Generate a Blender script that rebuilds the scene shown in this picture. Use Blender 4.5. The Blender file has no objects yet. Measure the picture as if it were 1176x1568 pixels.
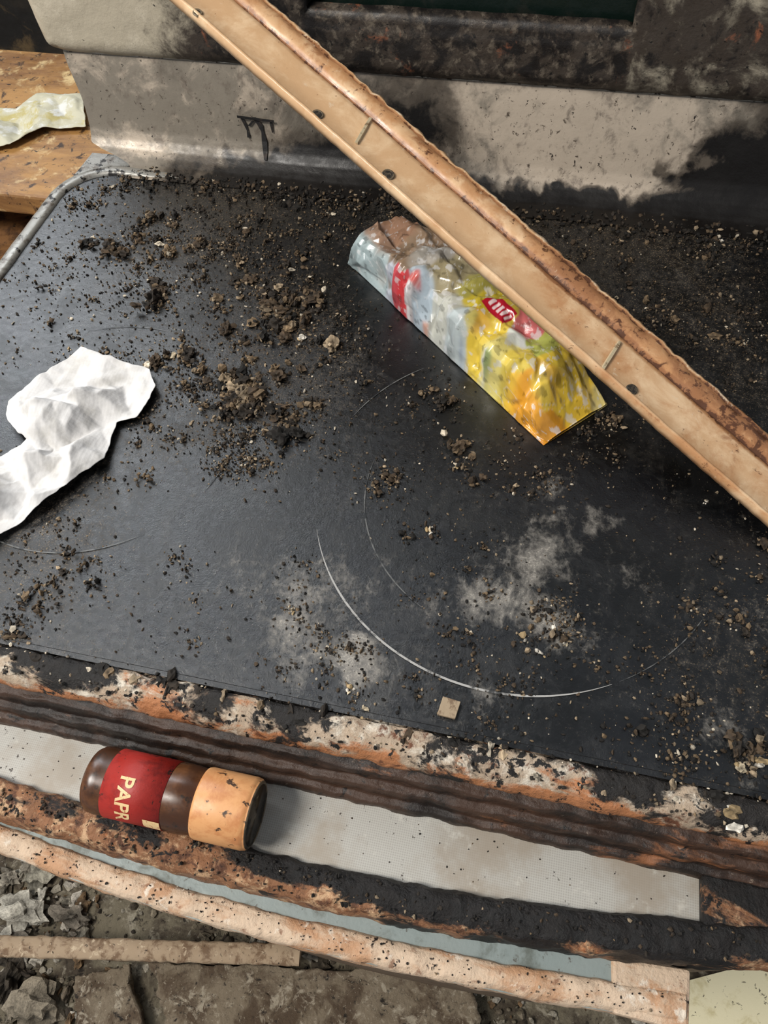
import bpy, math, random, bmesh
import numpy as np
from mathutils import Vector, Matrix, noise, geometry
random.seed(7); np.random.seed(7)
Z0=0.90   # cooktop height above the floor; geometry below is written relative to it
F=1132.0
H=0.42
XC=Vector((.9766,-.1577,.1467)).normalized()
ZC=Vector((-.0381,.5433,.8387)); ZC=(ZC-XC*ZC.dot(XC)).normalized()
YC=ZC.cross(XC).normalized()
# ---------- survey helper: photo measurement -> point on a real horizontal plane -------
def W(px,py,z=0.0):
    c=Vector((px-588,784-py,-F))
    t=(z-H)/ZC.dot(c)
    return Vector((XC.dot(c)*t,YC.dot(c)*t,z))
# ---------- camera ----------
cam_d=bpy.data.cameras.new('camera'); cam=bpy.data.objects.new('camera',cam_d)
bpy.context.collection.objects.link(cam)
cam_d.sensor_fit='VERTICAL'; cam_d.sensor_height=36; cam_d.lens=36*F/1568
R=Matrix((XC,YC,ZC))
M=R.to_4x4(); M.translation=Vector((0,0,Z0+H)); cam.matrix_world=M
cam_d.clip_start=0.01
bpy.context.scene.camera=cam
# ---------- helpers ----------
def s2l(c):
    return tuple((x/255/12.92 if x/255<=.04045 else ((x/255+.055)/1.055)**2.4) for x in c[:3])+(1,)
def empty(name):
    e=bpy.data.objects.new(name,None); bpy.context.collection.objects.link(e); return e
def mk(name,verts,faces,mat,parent=None,smooth=True,attrs=None,col=None):
    me=bpy.data.meshes.new(name)
    me.from_pydata([(v[0],v[1],v[2]+Z0) for v in verts],[],faces)
    if smooth: me.polygons.foreach_set('use_smooth',[True]*len(me.polygons))
    if attrs:
        for k,a in attrs.items():
            at=me.attributes.new(k,'FLOAT','POINT'); at.data.foreach_set('value',np.array(a,dtype=np.float32))
    if col is not None:
        at=me.attributes.new('col','FLOAT_COLOR','POINT'); at.data.foreach_set('color',np.array(col,dtype=np.float32).ravel())
    me.update()
    ob=bpy.data.objects.new(name,me); bpy.context.collection.objects.link(ob)
    if mat: me.materials.append(mat)
    if parent: ob.parent=parent
    return ob
def gridf(nu,nv,close_v=False):
    f=[]
    for i in range(nu-1):
        for j in range(nv-1 if not close_v else nv):
            j2=(j+1)%nv
            f.append((i*nv+j,(i+1)*nv+j,(i+1)*nv+j2,i*nv+j2))
    return f
def nz(x,y,z=0,s=1.0,o=3):
    return noise.fractal(Vector((x*s,y*s,z*s)),1.0,2.0,o)
def sm(a,b,x):
    t=max(0,min(1,(x-a)/(b-a))); return t*t*(3-2*t)
class Facets:
    """random triangulated height field: flat facets meeting in sharp creases (crumpled film / paper)"""
    def __init__(s,x0,x1,y0,y1,cell,seed,aniso=1.0,ang=0):
        rg=np.random.RandomState(seed); s.ca,s.sa=math.cos(ang),math.sin(ang)
        cx,cy=(x0+x1)/2,(y0+y1)/2; s.c=(cx,cy); R_=math.hypot(x1-x0,y1-y0)/2+cell*2
        pts=[]; s.an=aniso
        n=int(2*R_/cell)+1; m=int(2*R_/(cell*aniso))+1
        for i in range(n):
            for j in range(m):
                pts.append(Vector((-R_+cell*(i+rg.uniform(-.45,.45)+.5*(j%2)),-R_+cell*aniso*(j+rg.uniform(-.45,.45)))))
        vo,_,fo,_,_,_=geometry.delaunay_2d_cdt(pts,[],[],0,1e-6)
        s.P=np.array([(v.x,v.y) for v in vo]); s.h=rg.uniform(-1,1,len(s.P)); 
        T=np.array([f for f in fo if len(f)==3]); s.T=T
        a,b,c=s.P[T[:,0]],s.P[T[:,1]],s.P[T[:,2]]
        s.a=a; s.v0=b-a; s.v1=c-a; s.den=s.v0[:,0]*s.v1[:,1]-s.v1[:,0]*s.v0[:,1]
    def __call__(s,x,y):
        dx,dy=x-s.c[0],y-s.c[1]; X=dx*s.ca+dy*s.sa; Y=-dx*s.sa+dy*s.ca
        w0=X-s.a[:,0]; w1=Y-s.a[:,1]
        u=(w0*s.v1[:,1]-s.v1[:,0]*w1)/s.den; v=(s.v0[:,0]*w1-w0*s.v0[:,1])/s.den
        k=np.argmax(np.minimum(np.minimum(u,v),1-u-v)); u,v=u[k],v[k]; t=s.T[k]
        return float(s.h[t[0]]*(1-u-v)+s.h[t[1]]*u+s.h[t[2]]*v)
# ---------- materials ----------
class NT:
    def __init__(s,name):
        s.m=bpy.data.materials.new(name); s.m.use_nodes=True; s.t=s.m.node_tree; s.n=s.t.nodes; s.l=s.t.links
        s.b=s.n['Principled BSDF']; s.tc=s.n.new('ShaderNodeTexCoord')
    def noise(s,scale,detail=6,rough=.6,stretch=(1,1,1),off=0,dist=0,rot=0):
        mp=s.n.new('ShaderNodeMapping'); mp.inputs['Scale'].default_value=stretch; mp.inputs['Location'].default_value=(off,off*.7,off*.3); mp.inputs['Rotation'].default_value=(0,0,rot)
        s.l.new(s.tc.outputs['Object'],mp.inputs['Vector'])
        n=s.n.new('ShaderNodeTexNoise'); n.inputs['Scale'].default_value=scale; n.inputs['Detail'].default_value=detail; n.inputs['Roughness'].default_value=rough
        n.inputs['Distortion'].default_value=dist
        s.l.new(mp.outputs[0],n.inputs['Vector']); return n.outputs['Fac']
    def attr(s,name,out='Fac'):
        a=s.n.new('ShaderNodeAttribute'); a.attribute_name=name; return a.outputs[out]
    def math(s,op,a,b):
        m=s.n.new('ShaderNodeMath'); m.operation=op
        for i,x in enumerate((a,b)):
            if isinstance(x,(int,float)): m.inputs[i].default_value=x
            else: s.l.new(x,m.inputs[i])
        return m.outputs[0]
    def rng(s,v,lo,hi,a=0,b=1):
        r=s.n.new('ShaderNodeMapRange'); r.interpolation_type='SMOOTHSTEP'
        for k,x in ((1,lo),(2,hi),(3,a),(4,b)): r.inputs[k].default_value=x
        s.l.new(v,r.inputs[0]); return r.outputs[0]
    def mix(s,f,a,b):
        m=s.n.new('ShaderNodeMix'); m.data_type='RGBA'
        if isinstance(f,(int,float)): m.inputs[0].default_value=f
        else: s.l.new(f,m.inputs[0])
        for i,x in ((6,a),(7,b)):
            if isinstance(x,tuple): m.inputs[i].default_value=x
            else: s.l.new(x,m.inputs[i])
        return m.outputs[2]
    def bump(s,h,st=.3,d=.001):
        b=s.n.new('ShaderNodeBump'); b.inputs['Strength'].default_value=st; b.inputs['Distance'].default_value=d
        s.l.new(h,b.inputs['Height']); s.l.new(b.outputs[0],s.b.inputs['Normal'])
def worn(name,base,layers,rough=.6,bump=(120,.4,.001),metal=0,spec=.4):
    """layers: (color, scale, lo, hi, attr, strength, stretch, maxmix)"""
    t=NT(name); c=s2l(base) 
    for i,L in enumerate(layers):
        col,sc,lo,hi=L[:4]; at=L[4] if len(L)>4 else None; st=L[5] if len(L)>5 else 1; stc=L[6] if len(L)>6 else (1,1,1); mx=L[7] if len(L)>7 else 1
        n=t.noise(sc,9,.68,stc,off=i*3.1+1,dist=.4)
        if at: n=t.math('ADD',n,t.math('MULTIPLY',t.attr(at),st))
        c=t.mix(t.rng(n,lo,hi,0,mx),c,s2l(col))
    t.l.new(c,t.b.inputs['Base Color'])
    rr=t.noise(60,4,.6,off=9); t.l.new(t.rng(rr,.3,.7,max(0,rough-.12),min(1,rough+.12)),t.b.inputs['Roughness'])
    t.b.inputs['Metallic'].default_value=metal; t.b.inputs['Specular IOR Level'].default_value=spec
    t.bump(t.noise(bump[0],8,.65,off=5),bump[1],bump[2])
    return t.m
def vcol(name,rough=.8,bump=(400,.4,.0006),spec=.3,coat=0,dirt=True):
    t=NT(name); n=t.noise(300,4,.6)
    c=t.mix(t.rng(n,.35,.7,0,.45),t.attr('col','Color'),(0.02,.018,.015,1)) if dirt else t.attr('col','Color')
    if name=='packet_print':
        c=t.mix(t.rng(t.noise(120,8,.7,off=3),.60,.72,0,.45),c,s2l((60,50,36)))
    t.l.new(c,t.b.inputs['Base Color']); t.b.inputs['Roughness'].default_value=rough
    t.b.inputs['Specular IOR Level'].default_value=spec; t.b.inputs['Coat Weight'].default_value=coat
    t.bump(t.noise(bump[0],5,.6),bump[1],bump[2]); return t.m

# cooktop glass
t=NT('sooty_ceramic_glass')
nA=t.noise(30,9,.70,dist=.8); nB=t.noise(190,9,.72,off=2,dist=.5); nC=t.noise(12,6,.6,off=4); nD=t.noise(800,4,.7,off=7); nE=t.noise(48,11,.76,stretch=(1,.5,1),off=8,dist=1.4,rot=.5); nF=t.noise(22,9,.68,off=12,dist=1.2,stretch=(1,.45,1),rot=-.5)
base=t.mix(t.rng(nC,.38,.66),s2l((5,6,6)),s2l((12,14,17)))
haze=t.rng(t.math('ADD',nF,t.math('MULTIPLY',nB,.5)),.76,1.05,0,.24); base=t.mix(haze,base,s2l((84,81,76)))
g=t.math('ADD',t.math('MULTIPLY',nB,1.0),t.math('ADD',t.math('MULTIPLY',nE,.6),t.math('MULTIPLY',t.attr('grime'),.22))); gf=t.rng(g,.93,1.18,0,.85)
base=t.mix(gf,base,s2l((27,23,19)))
g2=t.rng(t.math('ADD',nD,t.math('MULTIPLY',g,.35)),.93,1.02,0,.8); base=t.mix(g2,base,s2l((104,90,70)))
sp=t.rng(t.math('ADD',nD,t.math('MULTIPLY',nA,.25)),.80,.86,0,.7); base=t.mix(sp,base,s2l((120,112,98)))
d=t.math('ADD',t.math('MULTIPLY',nE,1.1),t.math('ADD',t.math('MULTIPLY',nB,1.1),t.math('MULTIPLY',t.attr('dust'),.44))); df=t.rng(d,1.22,1.90,0,.74)
base=t.mix(df,base,s2l((142,136,127)))
d2=t.rng(t.math('ADD',t.math('MULTIPLY',nD,1.0),t.math('MULTIPLY',df,.35)),.72,.82,0,.55); base=t.mix(d2,base,s2l((168,162,150)))
t.l.new(base,t.b.inputs['Base Color'])
ro=t.math('ADD',t.math('ADD',t.rng(nA,.38,.62,.10,.36),t.math('MULTIPLY',gf,.35)),t.math('MULTIPLY',df,.5)); t.l.new(ro,t.b.inputs['Roughness'])
t.b.inputs['Specular IOR Level'].default_value=.7
t.bump(t.math('ADD',nB,t.math('MULTIPLY',nD,.6)),.35,.0012)
M_glass=t.m
M_trim=worn('burnt_enamel_trim',(172,152,130),[((210,199,182),50,.48,.62,'edge',-.08),((172,114,74),40,.57,.66,'edge',.18,(.5,1,1)),((104,64,42),80,.54,.64),((28,24,21),30,.51,.58,'soot',.34,(.6,1,1)),((22,19,17),110,.56,.61,'soot',.12)],.45,(110,1.0,.0035))
M_fascia=worn('burnt_brown_metal',(66,47,36),[((32,25,21),30,.42,.60,None,1,(.4,1,1)),((134,88,58),60,.60,.72,'edge',.10,(.3,1,1)),((128,112,98),160,.64,.70),((20,17,15),90,.58,.66)],.45,(110,.8,.002))
M_inner=worn('charred_door_edge',(136,94,64),[((192,156,120),90,.5,.62),((182,108,58),50,.60,.70),((84,52,34),130,.50,.62),((20,16,14),24,.50,.57,'soot',.5,(.6,1,1)),((18,16,15),110,.56,.61,'soot',.15)],.5,(110,1.0,.0035))
M_outer=worn('rust_stained_enamel',(202,178,153),[((182,140,106),50,.46,.62,None,1,(.5,1,1)),((134,94,70),120,.57,.66,None,1,(1,1,1),.8),((220,206,188),80,.58,.68),((40,30,25),200,.62,.67,'soot',.2)],.55,(130,.9,.0025))
M_teal=worn('pale_blue_enamel',(132,142,140),[((98,104,98),40,.50,.67),((70,60,50),160,.60,.70)],.45)
t=NT('perforated_ledge_metal')
vo=t.n.new('ShaderNodeTexVoronoi'); vo.inputs['Scale'].default_value=760; vo.inputs['Randomness'].default_value=0.0; t.l.new(t.tc.outputs['Object'],vo.inputs['Vector'])
c=t.mix(t.rng(vo.outputs['Distance'],.2,.5),s2l((152,149,142)),s2l((168,165,157)))
c=t.mix(t.rng(t.noise(16,8,.65),.44,.66,0,.8),c,s2l((140,128,112)))
c=t.mix(t.rng(t.noise(70,8,.7,off=11),.56,.7,0,.6),c,s2l((190,186,176)))
c=t.mix(t.rng(t.math('ADD',t.noise(240,5,.6,off=3),t.math('MULTIPLY',t.noise(30,3,.5,off=6),.4)),.88,.92),c,s2l((50,38,30)))
t.l.new(c,t.b.inputs['Base Color']); t.b.inputs['Roughness'].default_value=.5; M_ledge=t.m
M_splash=worn('sooty_steel_backsplash',(126,118,106),[((178,164,147),30,.50,.70,'pale',.26),((104,94,84),90,.52,.68,None,1,(1,1,.7),.7),((78,68,58),150,.60,.68),((34,28,25),230,.62,.66),((62,54,46),20,.56,.86,'soot',.75,(1,1,1),.85),((20,17,15),46,.72,.96,'soot',.62)],.42,(90,.35,.0014),metal=.1)
M_rim=worn('dull_steel_rim',(138,136,130),[((92,84,76),60,.5,.65),((30,27,25),110,.54,.60)],.38,metal=.3)
M_frame=worn('rusted_door_frame',(176,166,146),[((196,186,166),30,.5,.7),((60,52,45),30,.62,.88,'char',.50),((104,94,82),120,.80,.96,'char',.32),((140,86,60),34,.72,.82,'char',.14),((26,22,20),50,.67,.81,'char',.23),((22,19,17),220,.65,.71,'char',.07)],.5,(120,.6,.0015))
M_pane=worn('dark_window_glass',(14,26,22),[((34,36,32),30,.5,.7)],.3)
M_beam=worn('stained_cream_enamel',(202,164,124),[((222,190,152),24,.45,.65),((184,136,94),40,.62,.90,'rust',.32),((150,104,70),60,.80,1.02,'rust',.34),((88,56,38),170,.70,.80,'rust',.13),((120,84,56),260,.66,.70),((214,190,160),120,.62,.74,'chip',.24)],.34,(110,.22,.0008))
M_hole=worn('bolt_hole_dark',(38,33,28),[((90,80,66),300,.5,.6)],.6)
M_slot=worn('slot_metal',(196,180,148),[((120,94,66),200,.5,.65)],.4,metal=.2)
M_black=worn('charred_black_metal',(18,16,15),[((48,36,28),80,.55,.7)],.6)
M_body=worn('stove_body_enamel',(120,102,84),[((90,60,40),30,.5,.65),((30,25,22),60,.55,.65)],.6)
t=NT('white_paper_tissue')
c=t.mix(t.rng(t.noise(60,5,.6),.45,.75),s2l((206,204,202)),s2l((186,183,178)))
t.l.new(c,t.b.inputs['Base Color']); t.b.inputs['Roughness'].default_value=.9; t.b.inputs['Specular IOR Level'].default_value=.1
vo=t.n.new('ShaderNodeTexVoronoi'); vo.inputs['Scale'].default_value=420; vo.inputs['Randomness'].default_value=0.1; t.l.new(t.tc.outputs['Object'],vo.inputs['Vector'])
t.bump(t.math('ADD',vo.outputs['Distance'],t.noise(500,4,.6)),.22,.0006)
M_tissue=t.m
M_paper=worn('crumpled_paper',(186,182,160),[((176,164,110),20,.5,.6),((206,206,200),40,.5,.6)],.9)
M_wood=worn('varnished_board',(166,124,72),[((122,86,52),16,.42,.62,None,1,(.3,1,1)),((204,178,130),30,.52,.66),((60,42,28),50,.56,.66),((34,26,20),140,.60,.66)],.5)
M_wood2=worn('dark_plywood',(120,84,50),[((70,48,32),30,.45,.6),((30,24,18),90,.58,.66)],.6)
M_ring=worn('printed_ring_mark',(158,156,152),[((60,60,60),90,.50,.62)],.5)
M_ringf=worn('faint_ring_mark',(96,96,94),[((38,40,42),90,.45,.56)],.5)
M_deb=vcol('char_debris')
M_rub=vcol('rubble_mat',.9,(60,.9,.008))
M_floor=worn('dirty_concrete',(126,117,98),[((80,70,58),14,.45,.6),((166,157,138),40,.54,.66),((44,38,32),70,.55,.65),((178,170,154),160,.62,.68)],.9,(60,.9,.012))
M_wall=worn('sooty_wall',(52,44,34),[((24,21,18),5,.4,.6),((96,78,52),12,.55,.7)],.8,(30,.4,.004))
M_jar=worn('brown_jar_glass',(62,36,20),[((96,60,34),25,.45,.65),((40,28,20),140,.56,.66)],.28,(20,.1,.0005),spec=.45)
M_label=worn('red_paper_label',(146,34,26),[((108,24,20),60,.5,.7),((50,26,20),200,.60,.66)],.5)
M_cap=worn('aged_orange_cap',(202,148,98),[((180,120,74),50,.45,.65),((60,42,30),130,.58,.64)],.45,(80,.3,.0008))
M_capend=worn('grimy_cap_end',(108,94,74),[((56,50,42),60,.45,.6)],.5)
M_text=worn('cream_print',(216,186,136),[((150,60,40),400,.55,.66)],.6)
M_packet=vcol('packet_print',.25,(260,.25,.0008),.6,.3,dirt=False)
M_chip=worn('brown_chip',(150,132,108),[((110,90,70),100,.5,.6)],.7)

# ================= STOVE =================
stove=empty('stove')
XL,XR,YF,YB=-.455,.32,.123,.60; RC=.045
def xleft(y):
    if y<YB-RC: return XL
    d=y-(YB-RC); return XL+RC-math.sqrt(max(0,RC*RC-d*d))
def blobset(L,z=0): return [(W(a,b,z).x,W(a,b,z).y,r,s) for a,b,r,s in L]
dust=blobset([(480,905,.020,.85),(520,1000,.018,1.1),(385,880,.02,.6),(430,990,.020,.6),(455,950,.016,.6),(845,790,.012,1.),(825,850,.017,1.25),(745,920,.018,1.15),(840,950,.016,1.1),(855,745,.010,.9),(922,795,.009,1.1),(955,885,.014,.6),(1100,1120,.014,.8),(740,1065,.012,.9),(1140,930,.02,.4),(660,935,.014,.5),(900,990,.015,.6),(250,600,.02,.3),(1150,1170,.01,.9),(560,885,.02,.5),(620,1060,.03,.3),(560,1020,.013,.8),(790,890,.028,.6)])
grime=blobset([(300,400,.10,.8),(400,600,.07,1.),(450,480,.06,1.),(80,900,.06,.9),(250,350,.06,.9),(700,320,.08,.9),(1050,450,.12,1.),(900,330,.08,.9),(1000,380,.08,.9),(550,300,.08,.9),(350,290,.06,.9),(700,720,.06,.5),(220,680,.05,.8),(60,780,.05,.9),(1120,960,.06,.7),(500,600,.06,.6),(1120,1080,.06,.5),(1130,620,.06,.7)])
def ev(B,x,y):
    s=0
    for bx,by,r,a in B:
        d=((x-bx)**2+(y-by)**2)/(r*r)
        if d<6: s+=a*math.exp(-d)
    return min(s,1.3)
nu,nv=200,260
V=[];A=[];G=[]
for i in range(nu):
    y=YF+(YB+.02-YF)*i/(nu-1); xl=xleft(min(y,YB))
    for j in range(nv):
        x=xl+(XR-xl)*j/(nv-1); V.append((x,y,0))
        wx=x+.016*nz(x,y,1,45,3); wy=y+.016*nz(x,y,5,45,3)
        A.append(ev(dust,wx,wy)); G.append(ev(grime,wx,wy))
mk('cooktop_glass',V,[f[::-1] for f in gridf(nu,nv)],M_glass,stove,attrs={'dust':A,'grime':G})
def sweep(name,path,prof,mat,parent,close=False,jit=0,attrs_fn=None,caps=True,upv=Vector((0,0,1))):
    V=[];n=len(prof);at={}
    for i,p in enumerate(path):
        p=Vector(p); a=Vector(path[max(0,i-1)]); b=Vector(path[min(len(path)-1,i+1)])
        d=(b-a).normalized(); s=d.cross(upv).normalized(); u=s.cross(d).normalized()
        for k,(ps,pu) in enumerate(prof):
            q=p+s*ps+u*pu
            if jit: q+=u*jit*nz(q.x,q.y,q.z,120,3)+s*jit*nz(q.x,q.y,q.z+4,90,3)
            V.append(q)
            if attrs_fn:
                for kk,vv in attrs_fn(q,k/(n-1)).items(): at.setdefault(kk,[]).append(vv)
    f=gridf(len(path),n,close)
    if caps and close:
        f.append(tuple(range(n))[::-1]); f.append(tuple(range((len(path)-1)*n,len(path)*n)))
    return mk(name,V,f,mat,parent,attrs=at or None)
path=[(XL-.006,YF-.01+.01*i,.0) for i in range(44)]
path=[p for p in path if p[1]<YB-RC]
for a in range(0,91,6):
    r=RC+.006; path.append((XL+RC-r*math.cos(math.radians(a)),YB-RC+r*math.sin(math.radians(a)),0))
for i in range(1,10): path.append((XL+RC+.01*i,YB+.006-.0001*i,-.0004*i))
rp=[(.007,-.002),(.006,.002),(.003,.0035),(-.003,.0035),(-.007,.001),(-.008,-.006),(-.008,-.03),(.0,-.03)]
sweep('steel_rim',path,rp,M_rim,stove,close=True,jit=.0005)
mk('corner_plate',[(XL-.008,.55,-.002),(XL+.10,.55,-.002),(XL+.10,.635,-.002),(XL-.004,.635,-.002)],[(0,1,2,3)],M_rim,stove)
# backsplash
pr=[(.596,.0008),(.606,.0015),(.614,.003),(.621,.0065),(.628,.011),(.633,.017),(.6365,.024),(.639,.034),(.642,.048),(.645,.062),(.648,.076),(.6515,.089)]
pf=[]
for a,b in zip(pr[:-1],pr[1:]):
    for k in range(4): pf.append((a[0]+(b[0]-a[0])*k/4,a[1]+(b[1]-a[1])*k/4))
pf.append(pr[-1])
nu=360;V=[];S=[];PL=[]
for i in range(nu):
    for (y,z) in pf:
        xl=-.452 + (.05*(1-sm(0,.014,z)) if z<.014 else 0)-.008*sm(.04,.09,z)
        x=xl+(XR-xl)*i/(nu-1)
        V.append((x,y+.0012*nz(x,0,z,12,2),z))
        n=.009*nz(x,3,z,60,4)
        s=(1-sm(.002,.018,z+n))*sm(-.40,-.24,x)*1.4
        s+=1.1*sm(.085,.16,x+n*4)*(1-sm(.035,.09,z+n*1.5))
        s+=.75*math.exp(-(((x+.21)/.045)**2+((z-.012)/.018)**2))
        s+=.5*math.exp(-(((x+.115)/.04)**2+((z-.055)/.035)**2))
        s+=.4*math.exp(-(((x+.17)/.07)**2+((z-.0)/.035)**2))
        s+=.34*sm(.08,.2,x)+.22*math.exp(-((x+.35)/.03)**2)+.2*sm(-.34,-.22,x)*(1-sm(-.14,-.08,x))
        s+=.35*sm(.07,.09,z)*sm(-.3,-.1,x)*(.5+nz(x,0,z,20,2))
        S.append(min(1.3,s)); PL.append(math.exp(-((x-.02)/.13)**2)*sm(0.,.02,z)+.6*math.exp(-(((x+.40)/.05)**2+((z-.015)/.012)**2)))  # paler around the centre; last term paints the fold's highlight at lower left
mk('backsplash',V,gridf(nu,len(pf)),M_splash,stove,attrs={'soot':S,'pale':PL})
sweep('backsplash_lip',[(-.458+(XR+.458)*i/60,.6505,.0888) for i in range(61)],[(-.001,-.0008),(.001,-.0008),(.001,.0008),(-.001,.0008)],M_rim,stove,close=True,jit=.0002)
def stroke(pts,w):
    V=[];
    for k,(x,z) in enumerate(pts):
        y=np.interp(z,[p[1] for p in pr],[p[0] for p in pr])-.0012
        ww=w*(1+.4*math.sin(k*2.3))
        V+= [(x-ww,y,z),(x+ww,y,z)]
    return V,[(2*k,2*k+1,2*k+3,2*k+2) for k in range(len(pts)-1)]
VV=[];FF=[]
for pts,w in (([(-.291,.046),(-.288,.040),(-.286,.034),(-.2855,.028)],.0012),([(-.278,.046),(-.273,.040),(-.271,.034),(-.270,.026),(-.2695,.018),(-.269,.012)],.0021),([(-.262,.045),(-.2615,.040),(-.261,.034)],.0010),([(-.279,.043),(-.284,.038)],.0012)):
    v,f=stroke(pts,w); o=len(VV); VV+=v; FF+=[tuple(q+o for q in ff) for ff in f]
o=len(VV); VV+=[(-.294,.6385,.0475),(-.258,.6385,.0458),(-.258,.6382,.0435),(-.294,.6384,.0450)]; FF.append((o,o+1,o+2,o+3))
mk('soot_scrawl',VV,FF,M_black,stove,smooth=False)
def ring(cx,cy,r,a0,a1,w):
    n=max(4,int((a1-a0)/1.5)); V=[]
    for i in range(n+1):
        a=math.radians(a0+(a1-a0)*i/n); ww=w*min(1,.15+1.3*math.sin(math.pi*i/n))
        for rr in (r-ww,r+ww): V.append((cx+rr*math.cos(a),cy+rr*math.sin(a),.0005))
    return V,[(2*k,2*k+1,2*k+3,2*k+2) for k in range(n)]
for nm,mt,RS in (('burner_ring',M_ring,((.0135,.2896,.1372,201,300,.00068),)),('burner_ring_faint',M_ringf,((.0135,.2896,.1372,128,158,.0004),(.0135,.2896,.1372,302,335,.0003),(.0135,.2896,.104,172,245,.00045),(-.30,.295,.107,235,312,.0005),(-.30,.295,.107,80,118,.0003),(-.30,.295,.107,-22,-2,.0003)))):
    VV=[];FF=[]
    for a in RS:
        v,f=ring(*a); o=len(VV); VV+=v; FF+=[tuple(q+o for q in ff) for ff in f]
    mk(nm,VV,FF,mt,stove,smooth=False)
def xsweep(name,prof,x0,x1,n,mat,attrs_fn=None,jit=0,curve=None):
    V=[];at={}
    m=len(prof)
    for i in range(n):
        x=x0+(x1-x0)*i/(n-1)
        for k,(y,z) in enumerate(prof):
            yy=y+(curve(x) if curve else 0)
            dy=jit*nz(x,yy,z,70,4); dz=jit*nz(x,yy,z+3,90,4)
            V.append((x,yy+dy,z+dz))
            if attrs_fn:
                for kk,vv in attrs_fn(x,k/(m-1)).items(): at.setdefault(kk,[]).append(vv)
    return mk(name,V,[f[::-1] for f in gridf(n,m)],mat,stove,attrs=at or None)
def dens(P,k=4):
    o=[]
    for a,b in zip(P[:-1],P[1:]):
        for j in range(k): o.append((a[0]+(b[0]-a[0])*j/k,a[1]+(b[1]-a[1])*j/k))
    o.append(P[-1]); return o
tp=dens([(.1245,-.004),(.1225,-.003),(.1215,.0005),(.119,.0018),(.112,.0012),(.107,-.001),(.1035,-.005),(.1015,-.011),(.104,-.014),(.110,-.015)],3)
xsweep('front_trim',tp,XL,XR,480,M_trim,lambda x,k:{'edge':sm(.42,.85,k),'soot':.62*nz(x,1,0,15,3)+.20*sm(.5,.22,k)-.18*sm(.5,.7,k)+.10},jit=.0013)
mk('rim_gap',[(XL,.1245,-.0035),(XR,.1245,-.0035),(XR,.1265,.0003),(XL,.1265,.0003)],[(0,1,2,3)],M_black,stove)
fp=dens([(.112,-.012),(.107,-.016),(.1015,-.018),(.0985,-.0185),(.0975,-.021),(.0970,-.027),(.0965,-.0285),(.0925,-.029),(.0915,-.031),(.0912,-.037),(.0905,-.0385),(.087,-.039),(.0855,-.042),(.085,-.050)],3)
xsweep('fascia',fp,XL,XR,360,M_fascia,lambda x,k:{'edge':sm(-.05,.2,x)},jit=.0013)
def c_in(x): d=x+.09; return (.3 if d>0 else .18)*d*d
def c_out(x): d=x+.08; return (.2 if d>0 else .3)*d*d
V=[];n=80
for i in range(n):
    x=XL+(.146-XL)*i/(n-1)
    for y in (.087,.075,.06,.036+c_in(x)): V.append((x,y,-.046))
mk('ledge',V,[f[::-1] for f in gridf(n,4)],M_ledge,stove,smooth=False)
ip=dens([(.050,-.060),(.0478,-.048),(.0472,-.041),(.0455,-.038),(.042,-.0368),(.035,-.0368),(.030,-.038),(.0275,-.042),(.0262,-.052),(.0265,-.066)],3)
def ia(x,k):
    s=.50*sm(-.22,.02,x)*sm(.72,.35,k)+.30*sm(-.12,.08,x)+.3*nz(x,7,0,14,2)+.02-.22*sm(.45,.7,k)
    return {'soot':s}
xsweep('inner_door_edge',ip,XL,.32,440,M_inner,ia,jit=.0017,curve=c_in)
V=[];n=80
for i in range(n):
    x=XL+(.107-XL)*i/(n-1)
    for k in range(4):
        a=.006+c_out(x); b=.032+c_in(x); V.append((x,a+(b-a)*k/3,-.060))
mk('door_top_panel',V,gridf(n,4),M_teal,stove,smooth=False)
op=dens([(.0205,-.068),(.0200,-.060),(.0190,-.057),(.0150,-.0555),(.0085,-.0565),(.0062,-.059),(.0052,-.064),(.006,-.080)],3)
xsweep('outer_door_edge',op,XL,.140,360,M_outer,lambda x,k:{'soot':.2*nz(x,2,0,20,2)+.15*sm(.5,1,k)},jit=.0010,curve=c_out)
def prism(name,bx,z1,z0,mat,parent,attrs=None,bev=.002):
    n=len(bx);V=[(x,y,z1) for x,y in bx]+[(x,y,z0) for x,y in bx]
    ob=mk(name,V,[tuple(range(n)),tuple(range(2*n-1,n-1,-1))]+[(k,k+n,(k+1)%n+n,(k+1)%n) for k in range(n)],mat,parent,smooth=False,attrs=attrs)
    if bev: bv=ob.modifiers.new('b','BEVEL'); bv.width=bev; bv.segments=2
    return ob
prism('door_end_plate',[(.103,.012),(.142,.012),(.143,.041),(.101,.038)],-.0575,-.075,M_outer,stove,{'soot':[0]*8})
prism('hinge_block',[(.144,.055),(.32,.075),(.32,.088),(.144,.088)],-.039,-.075,M_inner,stove,{'soot':[.30]*8})
V=[];n=60
for i in range(n):
    x=XL+(.140-XL)*i/(n-1)
    for z in (-.07,-.3,-.6,-.80): V.append((x,.009+c_out(x),z))
mk('oven_door_face',V,[f[::-1] for f in gridf(n,4)],M_body,stove)
def box(name,x0,x1,y0,y1,z0,z1,mat,parent,bev=.003):
    return prism(name,[(x0,y0),(x1,y0),(x1,y1),(x0,y1)],z1,z0,mat,parent,bev=bev)
box('stove_body',XL,XR,.088,.655,-.9,-.051,M_body,stove)
box('stove_core',XL+.01,XR-.01,.13,.62,-.052,-.003,M_black,stove,0)
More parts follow.
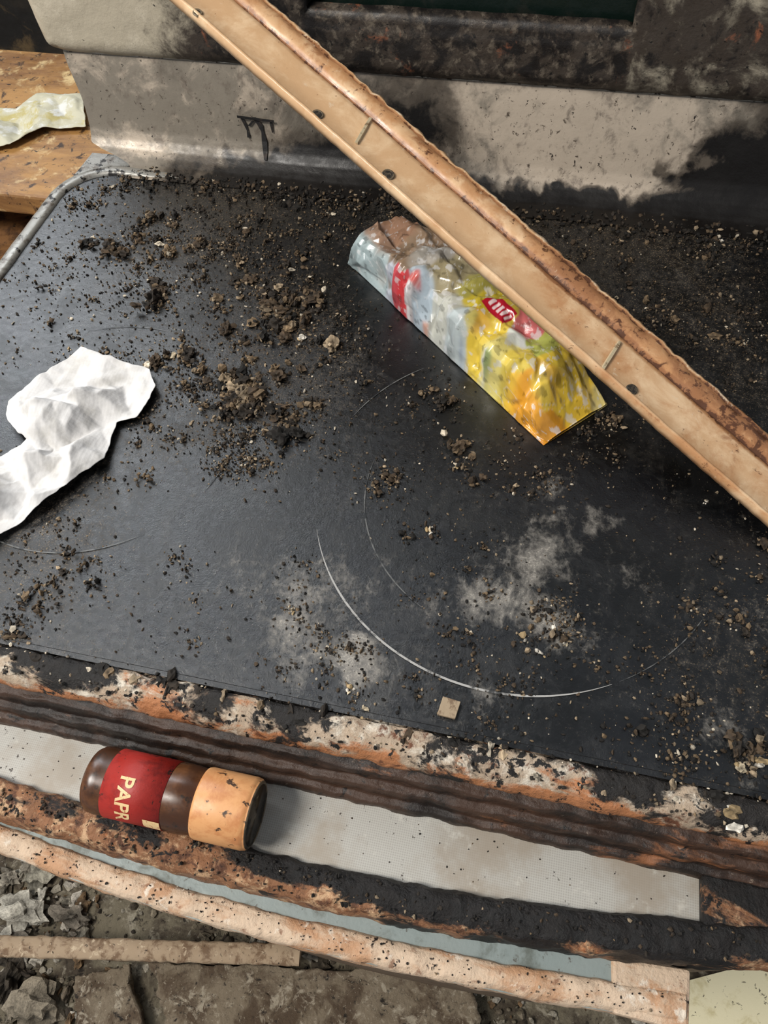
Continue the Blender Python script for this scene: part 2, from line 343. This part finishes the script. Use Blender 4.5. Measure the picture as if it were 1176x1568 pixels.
def frame():
    x0,x1,z0,z1=-.475,.34,.088,.46; wx0,wx1,wz0,wz1=-.22,.045,.133,.40
    yf=.644
    nx,nzz=150,80; V=[];C=[];idx={}
    for i in range(nx):
        for j in range(nzz):
            x=x0+(x1-x0)*i/(nx-1); z=z0+(z1-z0)*j/(nzz-1)
            r=.028
            if x<x0+r and z<z0+r:
                dx=x0+r-x; dz=z0+r-z; L=math.hypot(dx,dz); Mx=max(dx,dz)
                if L>0: f=Mx/L; x=x0+r-dx*f; z=z0+r-dz*f
            e=min(z-z0,x-x0); y=yf+.006*(1-sm(0,.008,e))
            we=max(wx0-x,x-wx1,wz0-z,z-wz1)
            if 0<=we<.005: y+=.004*(1-we/.005)
            y+=.0006*nz(x,0,z,60,3)
            idx[i,j]=len(V); V.append((x,y,z)); C.append(sm(-.40,-.27,x)*(1.0 if x<.045 else .68))
    F=[]
    for i in range(nx-1):
        for j in range(nzz-1):
            cx=x0+(x1-x0)*(i+.5)/(nx-1); cz=z0+(z1-z0)*(j+.5)/(nzz-1)
            if wx0<cx<wx1 and wz0<cz<wz1: continue
            F.append((idx[i,j],idx[i+1,j],idx[i+1,j+1],idx[i,j+1]))
    o=mk('upper_panel',V,F,M_frame,stove,attrs={'char':C})
    s=o.modifiers.new('s','SOLIDIFY'); s.thickness=.012; s.offset=-1
    mk('window_pane',[(wx0-.01,yf+.018,wz0-.01),(wx1+.01,yf+.018,wz0-.01),(wx1+.01,yf+.018,wz1+.01),(wx0-.01,yf+.018,wz1+.01)],[(0,1,2,3)],M_pane,stove)
frame()
box('back_support',-.45,.30,.664,.69,-.06,.44,M_black,stove)

# ================= BEAM =================
P1=W(1176,728,.022); P0=W(420,68,.165); d=(P1-P0).normalized()
start=P0-d*.262; end=P1+d*.055
wv=Vector((-d.y,d.x,0)).normalized()
if wv.y<0: wv=-wv
up=wv.cross(d).normalized()
if up.z<0: up=-up
bp=[(-.0262,-.007,.1),(-.0268,-.003,.1),(-.0264,.0008,.35),(-.0252,.0014,0),(-.0240,.0008,.1),(-.0225,.0,.0),(-.012,-.0004,0),(-.004,-.0004,0),(.003,0,.15),(.0065,-.0003,.8),(.0082,-.0024,2.1),(.0096,-.0006,1.3),(.011,.0012,.7),(.0135,.0022,.7),(.017,.0026,.8),(.0205,.0026,1.0),(.0225,.0014,1.7),(.0240,.0024,.5),(.0262,.0014,.2),(.0268,-.010,.6),(.0245,-.0105,1),(.0243,-.004,1),(-.0245,-.004,1),(-.0248,-.007,1)]
beam=empty('metal_channel')
n=420;L=(end-start).length;V=[];Rr=[];Ch=[];m=len(bp)
for i in range(n):
    s=L*i/(n-1); p=start+d*s
    for (a,b,r) in bp:
        j=.0008*nz(s,a,0,110,4)*(1.7 if a>.022 else .35); q=p+wv*(a+j)+up*(b+j*.5+.0008*nz(s,0,a,10,2))
        V.append(q); Rr.append(r+.8*sm(.40,.8,s/L)*(.6+nz(s,a*4,2,14,2))+.2*nz(s,a,5,30,2)); Ch.append((1.0 if .0235<a else 0)*(.4+.8*nz(s,9,0,30,3)))
fc=gridf(n,m,True); fc.append(tuple(range(m))); fc.append(tuple(range((n-1)*m,n*m))[::-1])
mk('channel_profile',V,fc,M_beam,beam,attrs={'rust':Rr,'chip':Ch})
def on_beam(px,py):
    o=Vector((0,0,H)); c=Vector((px-588,784-py,-F)); dr=Vector((XC.dot(c),YC.dot(c),ZC.dot(c)))
    tt=(P0-o).dot(up)/dr.dot(up); return o+dr*tt
def disc(c,r,z,n=20): return [c+(d*math.cos(2*math.pi*k/n)+wv*math.sin(2*math.pi*k/n))*r+up*z for k in range(n)]
VV=[];FF=[]; V2=[];F2=[]
for (px,py,r) in ((484,178,.0032),(592,270,.0034),(965,599,.0030),(300,22,.0026)):
    c=on_beam(px,py)+wv*.0015; n=20
    a=disc(c,r,.0009); o=len(VV); VV+=a; FF.append(tuple(range(o,o+n)))
    o=len(V2); V2+=disc(c,r*1.35,.0002)+disc(c,r*1.2,.0014)+disc(c,r*.95,.0009)
    for q in range(2):
        for k in range(n): F2.append((o+q*n+k,o+q*n+(k+1)%n,o+(q+1)*n+(k+1)%n,o+(q+1)*n+k))
mk('bolt_holes',VV,FF,M_hole,beam,smooth=False)
mk('hole_rims',V2,F2,M_capend,beam)
VV=[];FF=[]
for (x0,y0,x1,y1) in ((545,221,567,183),(922,566,948,525)):
    a=on_beam(x0,y0);b=on_beam(x1,y1); e=(b-a).normalized(); s=e.cross(up)*.0015; o=len(VV)
    VV+=[a-s+up*.0002,a+s+up*.0002,b+s+up*.0002,b-s+up*.0002, a-s*.6+up*.0018,a+s*.6+up*.0018,b+s*.6+up*.0018,b-s*.6+up*.0018]
    FF+=[(o+4,o+5,o+6,o+7),(o,o+1,o+5,o+4),(o+1,o+2,o+6,o+5),(o+2,o+3,o+7,o+6),(o+3,o,o+4,o+7)]
mk('slots',VV,FF,M_slot,beam,smooth=False)

# ================= FOOD PACKET =================
PA=W(832,683,0); PB=W(538,408,0); PLn=(PA-PB).length; PE=(PA-PB).normalized(); PW=Vector((-PE.y,PE.x,0)); PWd=.062
def packet():
    e,w,B,Lp,Wd=PE,PW,PB,PLn,PWd
    nu,nvv=280,180; Ht=.042
    C_=B+e*Lp/2+w*Wd/2
    ang=math.atan2(e.y,e.x)
    F1=Facets(C_.x-.14,C_.x+.14,C_.y-.14,C_.y+.14,.021,11,.6,ang+.3)
    F2=Facets(C_.x-.14,C_.x+.14,C_.y-.14,C_.y+.14,.0095,5,.7,ang-.4)
    V=[];C=[]
    blobs=[(560,385,.018,(168,184,186)),(548,410,.012,(180,198,210)),(590,372,.016,(170,136,112)),(615,362,.016,(150,114,90)),(640,380,.022,(146,122,98)),(655,400,.014,(176,170,160)),(575,415,.010,(196,200,212)),
     (598,432,.006,(204,76,84)),(606,445,.005,(230,230,234)),(614,438,.006,(206,60,64)),(626,446,.005,(232,226,226)),(636,442,.005,(210,90,80)),(610,465,.012,(226,204,192)),(640,470,.009,(210,160,140)),(590,455,.008,(226,176,140)),(655,490,.014,(150,176,204)),(650,450,.012,(184,198,208)),(675,470,.014,(200,200,188)),(690,440,.016,(160,148,114)),(715,450,.012,(164,156,76)),(735,475,.012,(200,178,50)),(740,500,.010,(216,172,70)),(700,500,.011,(196,206,206)),
     (690,520,.009,(120,134,160)),(722,548,.009,(226,230,226)),(740,560,.007,(150,166,110)),(765,545,.012,(236,220,130)),(790,560,.010,(228,202,86)),(790,530,.007,(222,226,216)),(805,510,.008,(206,110,110)),(825,540,.009,(176,180,90)),(775,590,.012,(236,190,64)),(760,600,.009,(200,176,80)),(800,620,.014,(232,162,46)),(825,660,.012,(206,124,28)),(850,600,.012,(220,176,70)),(830,590,.009,(238,206,84)),(870,580,.013,(236,200,64)),(900,590,.014,(230,190,64)),(925,603,.010,(226,206,130)),(855,560,.010,(220,192,70)),(880,560,.010,(220,186,60)),(850,640,.012,(214,148,44)),(640,510,.009,(146,176,202)),(670,545,.009,(216,208,180)),(620,490,.008,(206,166,136)),(700,580,.008,(214,186,166)),(745,520,.010,(234,204,76)),(760,500,.010,(226,198,80)),(720,500,.007,(212,198,110))]
    BL=[(W(a,b,.034 if b<600 else .02),r,s2l(tuple(v*.93 for v in c))) for a,b,r,c in blobs]
    badges=[(W(764,478,.040),.0125,.0068),(W(722,577,.018),.0130,.0072)]
    P=[(0,0),(.01,.28),(.03,.56),(.06,.84),(.12,.95),(.30,.97),(.50,1.0),(.72,.98),(.92,.86),(1.,.45),(1,0),(.66,0),(.33,0)]
    for i in range(nu):
        u=i/(nu-1)
        hh=Ht*(.74+.26*sm(0,.3,u))*(1-.90*max(0,min(1,(u-.80)/.20)))
        if u<.03: hh*=.35+.65*u/.03
        wd=Wd*(.92+.08*sm(0,.2,u))
        for j in range(nvv):
            v=j/nvv
            k=v*(len(P)); a=int(k)%len(P); b=(a+1)%len(P); f=k-int(k)
            su=P[a][0]+(P[b][0]-P[a][0])*f; sz=P[a][1]+(P[b][1]-P[a][1])*f
            q=B+e*(u*Lp)+w*(su*wd)
            z=sz*hh+.0006
            qx,qy=q.x-w.x*sz*.03,q.y-w.y*sz*.03
            f1=F1(qx,qy); f2=F2(qx,qy); cr=.0065*f1+.0024*f2
            if sz>.02:
                z+=cr*min(1,sz*2)*min(1,hh/.02)
                q=q-w*(.006*f1+.0022*f2)*(1-sm(0.05,.3,su))*min(1,sz*2+.2)
            if u>.78 and sz>.05: z+=.013*max(0,1-abs(su-.40)*2.3)*sm(.78,.86,u)*(1-sm(.88,1,u))
            V.append((q.x,q.y,max(z,.0005)))
            tw=0;cc=[0,0,0]
            ox=.004*nz(q.x,q.y,1,80,2); oy=.004*nz(q.x,q.y,6,80,2)
            for (c,r,col) in BL:
                dd=((q.x-c.x+ox)**2+(q.y-c.y+oy)**2)/(r*r)
                ww=math.exp(-dd*5.0)+1e-12
                tw+=ww
                for z_ in range(3): cc[z_]+=col[z_]*ww
            cc=[x/tw for x in cc]
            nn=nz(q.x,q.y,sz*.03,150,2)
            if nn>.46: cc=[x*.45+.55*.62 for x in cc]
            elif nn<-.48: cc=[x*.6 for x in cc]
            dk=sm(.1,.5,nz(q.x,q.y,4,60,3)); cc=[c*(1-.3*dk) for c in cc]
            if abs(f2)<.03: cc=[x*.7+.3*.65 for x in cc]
            for (bc,bw,bh) in badges:
                dl=Vector((q.x-bc.x,q.y-bc.y,0)); a_=dl.dot(e); b_=dl.dot(w)
                if abs(a_)<bw and abs(b_)<bh and sz>.1:
                    cc=list(s2l((160,20,40))[:3])
                    if abs(b_)<bh*.45 and (a_*1000%4.4)<2.0 and abs(a_)<bw*.85: cc=list(s2l((216,190,190))[:3])
            C.append((*cc,1))
    f=gridf(nu,nvv,True); f.append(tuple(range(nvv))[::-1]); f.append(tuple(range((nu-1)*nvv,nu*nvv)))
    mk('food_packet',V,[x[::-1] for x in f],M_packet,None,col=C)
packet()
def in_packet(x,y):
    q=Vector((x,y,0))-PB; a=q.dot(PE); b=q.dot(PW); return -.004<a<PLn+.003 and -.005<b<PWd+.004

# ================= TISSUE =================
def interp(poly,u):
    L=[0]
    for a,b in zip(poly[:-1],poly[1:]): L.append(L[-1]+math.dist(a,b))
    s=u*L[-1]
    return tuple(float(np.interp(s,L,[p[k] for p in poly])) for k in (0,1))
def sheet(name,SA,SB,mat,z0,amp,nu=200,nv=120,cell=.02,zb=0,par=None,seed=0,fine=.14,smo=0):
    c=W(*SA[len(SA)//2],zb); fa=Facets(c.x-.16,c.x+.16,c.y-.16,c.y+.16,cell,seed,.55,.9); fb=Facets(c.x-.16,c.x+.16,c.y-.16,c.y+.16,cell*.45,seed+9,.6,-.3)
    V=[]
    for i in range(nu):
        u=i/(nu-1); a=interp(SA,u); b=interp(SB,u)
        pa=W(*a,zb); pb=W(*b,zb)
        for j in range(nv):
            v=j/(nv-1); p=pa.lerp(pb,v)
            ed=min(v,1-v,u*1.5+.02,1)*2
            A_=fa(p.x,p.y); B_=fb(p.x,p.y)
            fold=max(0,nz(p.x,p.y,seed,18,2))
            h=amp*max(0,.40+.55*A_+.6*fold)*(.28+.72*min(1,ed*1.2))+amp*fine*B_*(.3+.7*ed)+amp*.12*(1-ed)
            V.append((p.x+.0012*nz(p.x,p.y,2,120,2),p.y+.0012*nz(p.x,p.y,9,120,2),zb+z0+max(0,h)))
    o=mk(name,V,gridf(nu,nv),mat,par)
    if smo: q=o.modifiers.new('sm','SMOOTH'); q.iterations=smo; q.factor=.5
    s=o.modifiers.new('s','SOLIDIFY'); s.thickness=.0004; return o
sheet('paper_tissue',[(128,540),(95,562),(60,588),(18,622),(16,640),(24,662),(48,682),(20,702),(-20,712),(-50,740)],[(170,556),(232,572),(242,600),(225,630),(212,645),(182,652),(165,710),(110,752),(60,790),(-30,850)],M_tissue,.001,.027,cell=.029,seed=4,fine=.15,smo=3)
TP=[W(x,y) for x,y in ((128,540),(60,588),(10,622),(10,650),(45,682),(-20,705),(-90,740),(-90,870),(0,850),(110,765),(175,715),(190,660),(250,610),(236,565))]
def in_tissue(x,y):
    c=False;n=len(TP)
    for i in range(n):
        a,b=TP[i],TP[i-1]
        if (a.y>y)!=(b.y>y) and x<(b.x-a.x)*(y-a.y)/(b.y-a.y)+a.x: c=not c
    return c

# ================= SPICE JAR =================
jar=empty('spice_jar')
JC=Vector((0,.0635,-.0255))
def lathe(name,prof,mat,n=64):
    V=[]
    for (x,r) in prof:
        for k in range(n):
            a=2*math.pi*k/n; V.append((x,JC.y+r*math.cos(a),JC.z+r*math.sin(a)))
    f=gridf(len(prof),n,True); f.append(tuple(range(n))[::-1]); f.append(tuple(range((len(prof)-1)*n,len(prof)*n)))
    o=mk(name,V,[q[::-1] for q in f],mat,jar); return o
lathe('glass_body',[(-.2045,.010),(-.206,.0145),(-.2055,.0172),(-.203,.0188),(-.199,.0193),(-.197,.0190),(-.160,.0190),(-.151,.0193),(-.146,.0192),(-.141,.0186),(-.136,.0178),(-.130,.0170)],M_jar)
lathe('paper_label',[(-.1925,.0190),(-.1925,.01945),(-.156,.01945),(-.156,.0190)],M_label)
lathe('screw_cap',[(-.1385,.0180),(-.1385,.0195),(-.137,.0200),(-.110,.0200),(-.1075,.0195),(-.1065,.0185)],M_cap)
lathe('cap_end',[(-.1075,.0186),(-.1062,.0186),(-.1056,.0176),(-.1060,.0168)],M_capend)
tc=bpy.data.curves.new('t','FONT'); tc.body='PAPR'; tc.size=.0122; tc.offset=.00025
to=bpy.data.objects.new('t',tc); bpy.context.collection.objects.link(to)
dg=bpy.context.evaluated_depsgraph_get(); me=bpy.data.meshes.new_from_object(to.evaluated_get(dg))
bm=bmesh.new(); bm.from_mesh(me); bmesh.ops.triangulate(bm,faces=bm.faces)
for _ in range(2): bmesh.ops.subdivide_edges(bm,edges=[e for e in bm.edges if e.calc_length()>.0015],cuts=1); bmesh.ops.triangulate(bm,faces=bm.faces)
vs=[]
for v in bm.verts:
    ang=math.radians(84)+v.co.x/.0197
    vs.append((-.1825+v.co.y,JC.y+.0197*math.cos(ang),JC.z+.0197*math.sin(ang)))
fs=[tuple(v.index for v in f.verts) for f in bm.faces]
mk('label_text',vs,fs,M_text,jar,smooth=False); bm.free(); bpy.data.objects.remove(to)
V=[]
for i in range(8):
    for j in range(8):
        ang=math.radians(150+22*j/7); V.append((-.166+.010*i/7,JC.y+.0197*math.cos(ang),JC.z+.0197*math.sin(ang)))
mk('label_corner',V,gridf(8,8),M_text,jar)

# ================= DEBRIS =================
def ico(n):
    bm=bmesh.new(); bmesh.ops.create_icosphere(bm,subdivisions=n,radius=1)
    a=np.array([v.co[:] for v in bm.verts]); b=np.array([[v.index for v in f.verts] for f in bm.faces]); bm.free(); return a,b
I1=ico(1); I2=ico(2); I3=ico(3)
PAL=[(22,19,16),(42,35,28),(72,58,43),(108,90,68),(146,128,104),(190,178,158)]
def chunks(name,items,mat,parent=None,rough=.35,lump=.0026):
    V=[];Fc=[];C=[];off=0
    for k,(x,y,z,r,ci) in enumerate(items):
        IV,IF=(I1 if r<lump else (I2 if r<lump*1.7 else I3)); nvt=len(IV)
        s=np.random.uniform(.45,1.35,3)*r; s[2]*=.7
        if nvt>12:
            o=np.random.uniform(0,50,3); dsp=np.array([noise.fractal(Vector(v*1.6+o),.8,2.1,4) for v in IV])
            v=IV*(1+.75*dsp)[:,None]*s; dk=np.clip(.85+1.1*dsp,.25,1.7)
        else:
            v=IV*(1+np.random.uniform(-rough,rough,(nvt,1)))*s; dk=np.random.uniform(.7,1.25,nvt)
        q,_=np.linalg.qr(np.random.randn(3,3)); q2=q if (np.random.rand()<.5 and nvt==12) else np.eye(3)
        v=v@q2.T+np.array([x,y,z+r*.42])
        V.append(v); Fc.append(IF+off); off+=nvt
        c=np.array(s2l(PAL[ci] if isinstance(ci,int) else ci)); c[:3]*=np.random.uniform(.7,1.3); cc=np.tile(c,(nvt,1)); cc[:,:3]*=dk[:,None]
        C.append(cc)
    V=np.concatenate(V);Fc=np.concatenate(Fc);C=np.concatenate(C)
    return mk(name,V.tolist(),[tuple(f) for f in Fc.tolist()],mat,parent,smooth=False,col=C)
def pick(w): return random.choices(range(6),w)[0]
items=[]
def inside(x,y): return YF+.002<y<.612 and xleft(min(y,.6))+.004<x<XR-.01 and not in_packet(x,y) and not in_tissue(x,y)
clus=[
 (235,345,.018,8,.0032),(175,380,.012,5,.0034),(285,370,.022,10,.0028),(235,455,.006,4,.0042),(320,430,.03,11,.0024),(400,400,.03,13,.0024),(450,480,.018,16,.0034),(400,500,.022,10,.0028),(275,545,.010,6,.0034),(310,590,.018,8,.0026),(375,610,.012,15,.0042),(430,645,.010,9,.0034),(350,690,.014,22,.0015),(480,590,.03,9,.0022),(340,320,.03,12,.0022),(130,310,.014,6,.0028),(200,270,.02,7,.002),(120,430,.03,5,.002),(70,540,.03,5,.0018),(60,400,.03,4,.0018),(665,620,.008,6,.0028),(710,715,.006,3,.0032),(790,730,.02,5,.0022),(590,735,.008,7,.0020),(655,805,.005,2,.002),(925,645,.009,5,.0028),(925,700,.02,4,.0016),(130,850,.008,4,.003),(80,930,.02,8,.002),(550,300,.03,10,.002),(480,360,.03,9,.002),(700,300,.04,10,.0016),(1070,350,.03,10,.0024),(1040,490,.016,9,.0026),(940,420,.03,9,.0022),(1100,450,.04,11,.002),(820,430,.01,2,.002),(1140,930,.02,8,.0022),(1010,1040,.02,5,.0018),(1060,1000,.015,4,.002),(740,1010,.02,5,.0016),(800,970,.01,4,.002),(850,985,.008,4,.002),(530,1000,.015,6,.0014),(480,940,.015,4,.0014),(20,975,.01,4,.0024),(300,910,.02,3,.0012),(1000,1190,.02,8,.0022),(470,1045,.03,3,.0014),(640,1060,.03,4,.0016),(200,640,.03,8,.0018),(250,690,.02,6,.0020),(60,800,.02,4,.0018),(850,740,.01,4,.0016),(860,940,.012,3,.0016),(700,1000,.05,6,.0014),(1150,1160,.006,5,.003),(520,520,.03,7,.0020),(260,400,.04,12,.0020),(180,500,.03,6,.0016),(400,340,.04,10,.0018),(1140,560,.02,5,.0016),(370,860,.02,2,.0014)]
for (px,py,sg,n,sz) in clus:
    c=W(px,py); sz*=1.25
    for k in range(int(n*1.2)):
        cx=c.x+random.gauss(0,sg); cy=c.y+random.gauss(0,sg)
        m=random.randint(6,18); tone=random.random(); sc=random.uniform(.5,1.2)
        dark=px>650 and py<520
        if sz>.0027 and random.random()<.7 and inside(cx,cy):
            items.append((cx,cy,0,sz*sc*random.uniform(.8,1.4),pick([2,5,6,4,1.2,0] if not dark else [6,5,3,1,.3,0])))
        for q in range(m):
            x=cx+random.gauss(0,sz*1.2*sc); y=cy+random.gauss(0,sz*1.2*sc)
            if not inside(x,y): continue
            r=sz*sc*random.uniform(.2,.95)*random.uniform(.6,1)
            wts=[4,5,5,3,1.0,.15] if tone<.6 else [1,2,5,5,2.5,.6]
            if dark: wts=[5,5,3,2,1,.1]
            items.append((x,y,random.uniform(0,sz*.9) if q<m/2 else 0,r,pick(wts)))
        for q in range(random.randint(12,26)):
            x=cx+random.gauss(0,sz*4); y=cy+random.gauss(0,sz*4)
            if inside(x,y): items.append((x,y,0,random.uniform(.0003,.0012),pick([3,4,4,3,2,.7])))
for k in range(7500):
    x=random.uniform(XL,XR-.02); y=YF+(YB-YF)*random.random()
    if inside(x,y):
        dn=.25+1.0*nz(x,y,2,11,3)+(.45 if y>.36 and x<-.05 else 0)+(.35 if y>.45 else 0)
        if random.random()<dn: items.append((x,y,0,random.choice((.0003,.0004,.0005,.0007,.001,.0014)),pick([4,4,4,3,2.2,1.0])))
for k in range(1800):
    x=random.uniform(-.40,.30); y=.60+random.gauss(0,.014)
    if y<.615: items.append((x,y,.001,random.uniform(.0005,.0024),pick([7,5,3,1.5,.6,.2])))
for k in range(900):
    x=random.uniform(-.44,.3); y=random.uniform(.106,.124); items.append((x,y,.0002,random.uniform(.0004,.0014),pick([5,4,2,1,2,2])))
for k in range(45):
    x=random.uniform(-.44,.3); y=random.gauss(.118,.003); items.append((x,y,-.0005,random.uniform(.0027,.0038),pick([4,3,1,1,2,2])))
for k in range(700):
    x=random.uniform(-.44,.3); y=.037+c_in(x)+random.uniform(-.008,.008); items.append((x,y,-.037,random.uniform(.0004,.0013),pick([6,4,2,1,.5,.2])))
for k in range(150):
    x=random.uniform(-.44,.14); y=random.uniform(.055,.084)
    if not -.21<x<-.10: items.append((x,y,-.046,random.uniform(.0002,.0006),pick([6,4,2,1,0,0])))
for k in range(260):
    x=random.uniform(-.44,.13); y=.0135+c_out(x)+random.uniform(-.006,.006); items.append((x,y,-.0558,random.uniform(.0003,.0008),pick([6,4,2,1,.5,.2])))
for (px,py,r) in ((556,1086,.0030),(535,1055,.003),(1160,1170,.0045),(1140,1175,.0036),(1115,1245,.0045),(700,718,.0034),(658,812,.0028),(105,535,.002),(450,935,.0026),(865,985,.0025),(800,972,.003),(945,455,.002),(1105,370,.002),(1080,770,.002),(270,545,.0034),(230,462,.004),(372,600,.0034),(460,520,.0034),(825,1000,.0026),(850,965,.0026)):
    c=W(px,py); 
    for q in range(4): items.append((c.x+random.gauss(0,r*.5),c.y+random.gauss(0,r*.5),0,r*random.uniform(.3,.8),random.choice(((196,180,152),(170,146,108),(214,206,192)))))
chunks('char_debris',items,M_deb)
c=W(686,1085,.001)
prism('brown_chip',[(c.x+a,c.y+b) for a,b in ((-.0055,-.005),(.005,-.0055),(.0065,.005),(-.004,.0062))],.0025,.0005,M_chip,None,bev=.0003)

# ================= SIDE BOARD + PAPERS =================
side=empty('side_table')
box('table_top',-1.25,-.478,.632,.935,-.085,-.060,M_wood,side)
box('lower_shelf',-1.25,-.478,.48,.92,-.16,-.135,M_wood2,side)
box('leg_front',-.53,-.49,.60,.64,-.9,-.136,M_wood2,side); box('leg_rear',-.53,-.49,.87,.91,-.9,-.136,M_wood2,side)
box('leg_front_far',-1.2,-1.16,.60,.64,-.9,-.136,M_wood2,side); box('leg_rear_far',-1.2,-1.16,.87,.91,-.9,-.136,M_wood2,side)
box('post_near',-.53,-.49,.64,.67,-.137,-.083,M_wood2,side,0); box('post_rear',-.53,-.49,.87,.90,-.137,-.083,M_wood2,side,0); box('post_far',-1.2,-1.16,.64,.90,-.137,-.083,M_wood2,side,0)
sheet('paper_scrap',[(-60,170),(30,175),(60,152),(134,156)],[(-60,240),(20,230),(70,205),(134,202)],M_paper,.002,.022,100,50,.035,zb=-.060,seed=3)

# ================= FLOOR, RUBBLE =================
nu=260;V=[]
for i in range(nu):
    for j in range(nu):
        x=-1.8+3.4*i/(nu-1); y=-1.2+2.6*j/(nu-1)
        V.append((x,y,-.9+.010*nz(x,y,0,9,5)))
mk('floor',V,gridf(nu,nu),M_floor)
items=[];PC=[(126,116,98),(156,148,132),(100,90,76),(182,174,160),(122,98,72),(66,58,50)]
for k in range(9000):
    x=random.uniform(-1.0,.8); y=random.uniform(-.4,.25)
    if nz(x,y,0,6,3)<-.02 and random.random()<.8: continue
    if x>.34 and y>-.02: continue
    r=random.choice((.002,.003,.003,.004,.005,.006,.008,.011)); items.append((x,y,-.9,r,random.choice(PC)))
for (px,py,r,c) in ((40,1395,.030,(186,180,166)),(62,1342,.022,(160,154,138)),(20,1345,.024,(146,138,124)),(112,1405,.022,(140,130,116)),(20,1430,.02,(150,140,126)),(60,1540,.03,(130,120,104)),(20,1500,.024,(80,72,62))):
    q=W(px,py,-.9); items.append((q.x,q.y,-.9,r,c))
    for s in range(10): items.append((q.x+random.gauss(0,r*.8),q.y+random.gauss(0,r*.8),-.9+random.uniform(0,r*.5),r*random.uniform(.15,.4),c))
chunks('rubble',items,M_rub,lump=.009)
a=W(-60,1447,-.83); b=W(460,1462,-.83)
sweep('wooden_lath',[a.lerp(b,i/60) for i in range(61)],[(-.013,-.008),(-.014,.004),(-.011,.009),(.011,.009),(.014,.006),(.014,-.008)],worn('weathered_lath',(168,146,120),[((120,96,74),40,.48,.62),((200,180,152),90,.56,.66),((50,40,32),160,.60,.66)],.8),None,close=True,jit=.002)
M_tile=worn('floor_tile',(136,122,102),[((90,74,58),20,.42,.6),((174,162,142),50,.54,.64),((44,38,32),80,.56,.66),((168,156,136),220,.60,.66)],.85,(80,.9,.008))
def tile(name,pts,z):
    c=[W(x,y,z) for x,y in pts]; n=70;V=[]
    for i in range(n):
        for j in range(n):
            u=i/(n-1);v=j/(n-1); p=(c[0].lerp(c[1],u)).lerp(c[3].lerp(c[2],u),v)
            V.append((p.x+.006*nz(p.x,p.y,3,30,3),p.y+.006*nz(p.x,p.y,7,30,3),z+.004*nz(p.x,p.y,0,25,4)))
    o=mk(name,V,[f for f in gridf(n,n)],M_tile); s=o.modifiers.new('s','SOLIDIFY'); s.thickness=.016; s.offset=-1
tile('broken_floor_tile',((235,1478),(720,1490),(760,1700),(290,1700)),-.876)
tile('broken_floor_tile.001',((120,1500),(200,1478),(250,1700),(130,1700)),-.882)
M_card=worn('cardboard',(244,234,196),[((214,200,152),30,.50,.70),((60,50,38),90,.62,.68)],.9)
prism('cardboard_sheet',[(W(x,y,-.86).x,W(x,y,-.86).y) for x,y in ((1070,1690),(1300,1700),(1260,1470),(1120,1484),(1040,1505))],-.860,-.864,M_card,None,bev=0)

mk('wall_back',[(-1.8,1.35,-.9),(1.6,1.35,-.9),(1.6,1.35,.7),(-1.8,1.35,.7)],[(0,1,2,3)],M_wall,smooth=False)

# ================= LIGHT =================
w=bpy.data.worlds.new('world'); bpy.context.scene.world=w; w.use_nodes=True
nt=w.node_tree; bg=nt.nodes['Background']; bg.inputs['Color'].default_value=(.88,.93,1.0,1); bg.inputs['Strength'].default_value=.36
def area(name,loc,tgt,size,pw,col):
    l=bpy.data.lights.new(name,'AREA'); l.size=size; l.energy=pw; l.color=col
    o=bpy.data.objects.new(name,l); bpy.context.collection.objects.link(o)
    o.location=loc; o.rotation_euler=(Vector(tgt)-Vector(loc)).to_track_quat('-Z','Y').to_euler()
area('window_light',(-1.1,-.4,2.4),(-.05,.35,.9),.65,46,(1,.96,.90))
area('window_light_far',(-1.7,1.9,2.5),(-.1,.35,.9),1.5,58,(.90,.95,1))
vs=bpy.context.scene.view_settings; vs.view_transform='Standard'; vs.look='None'
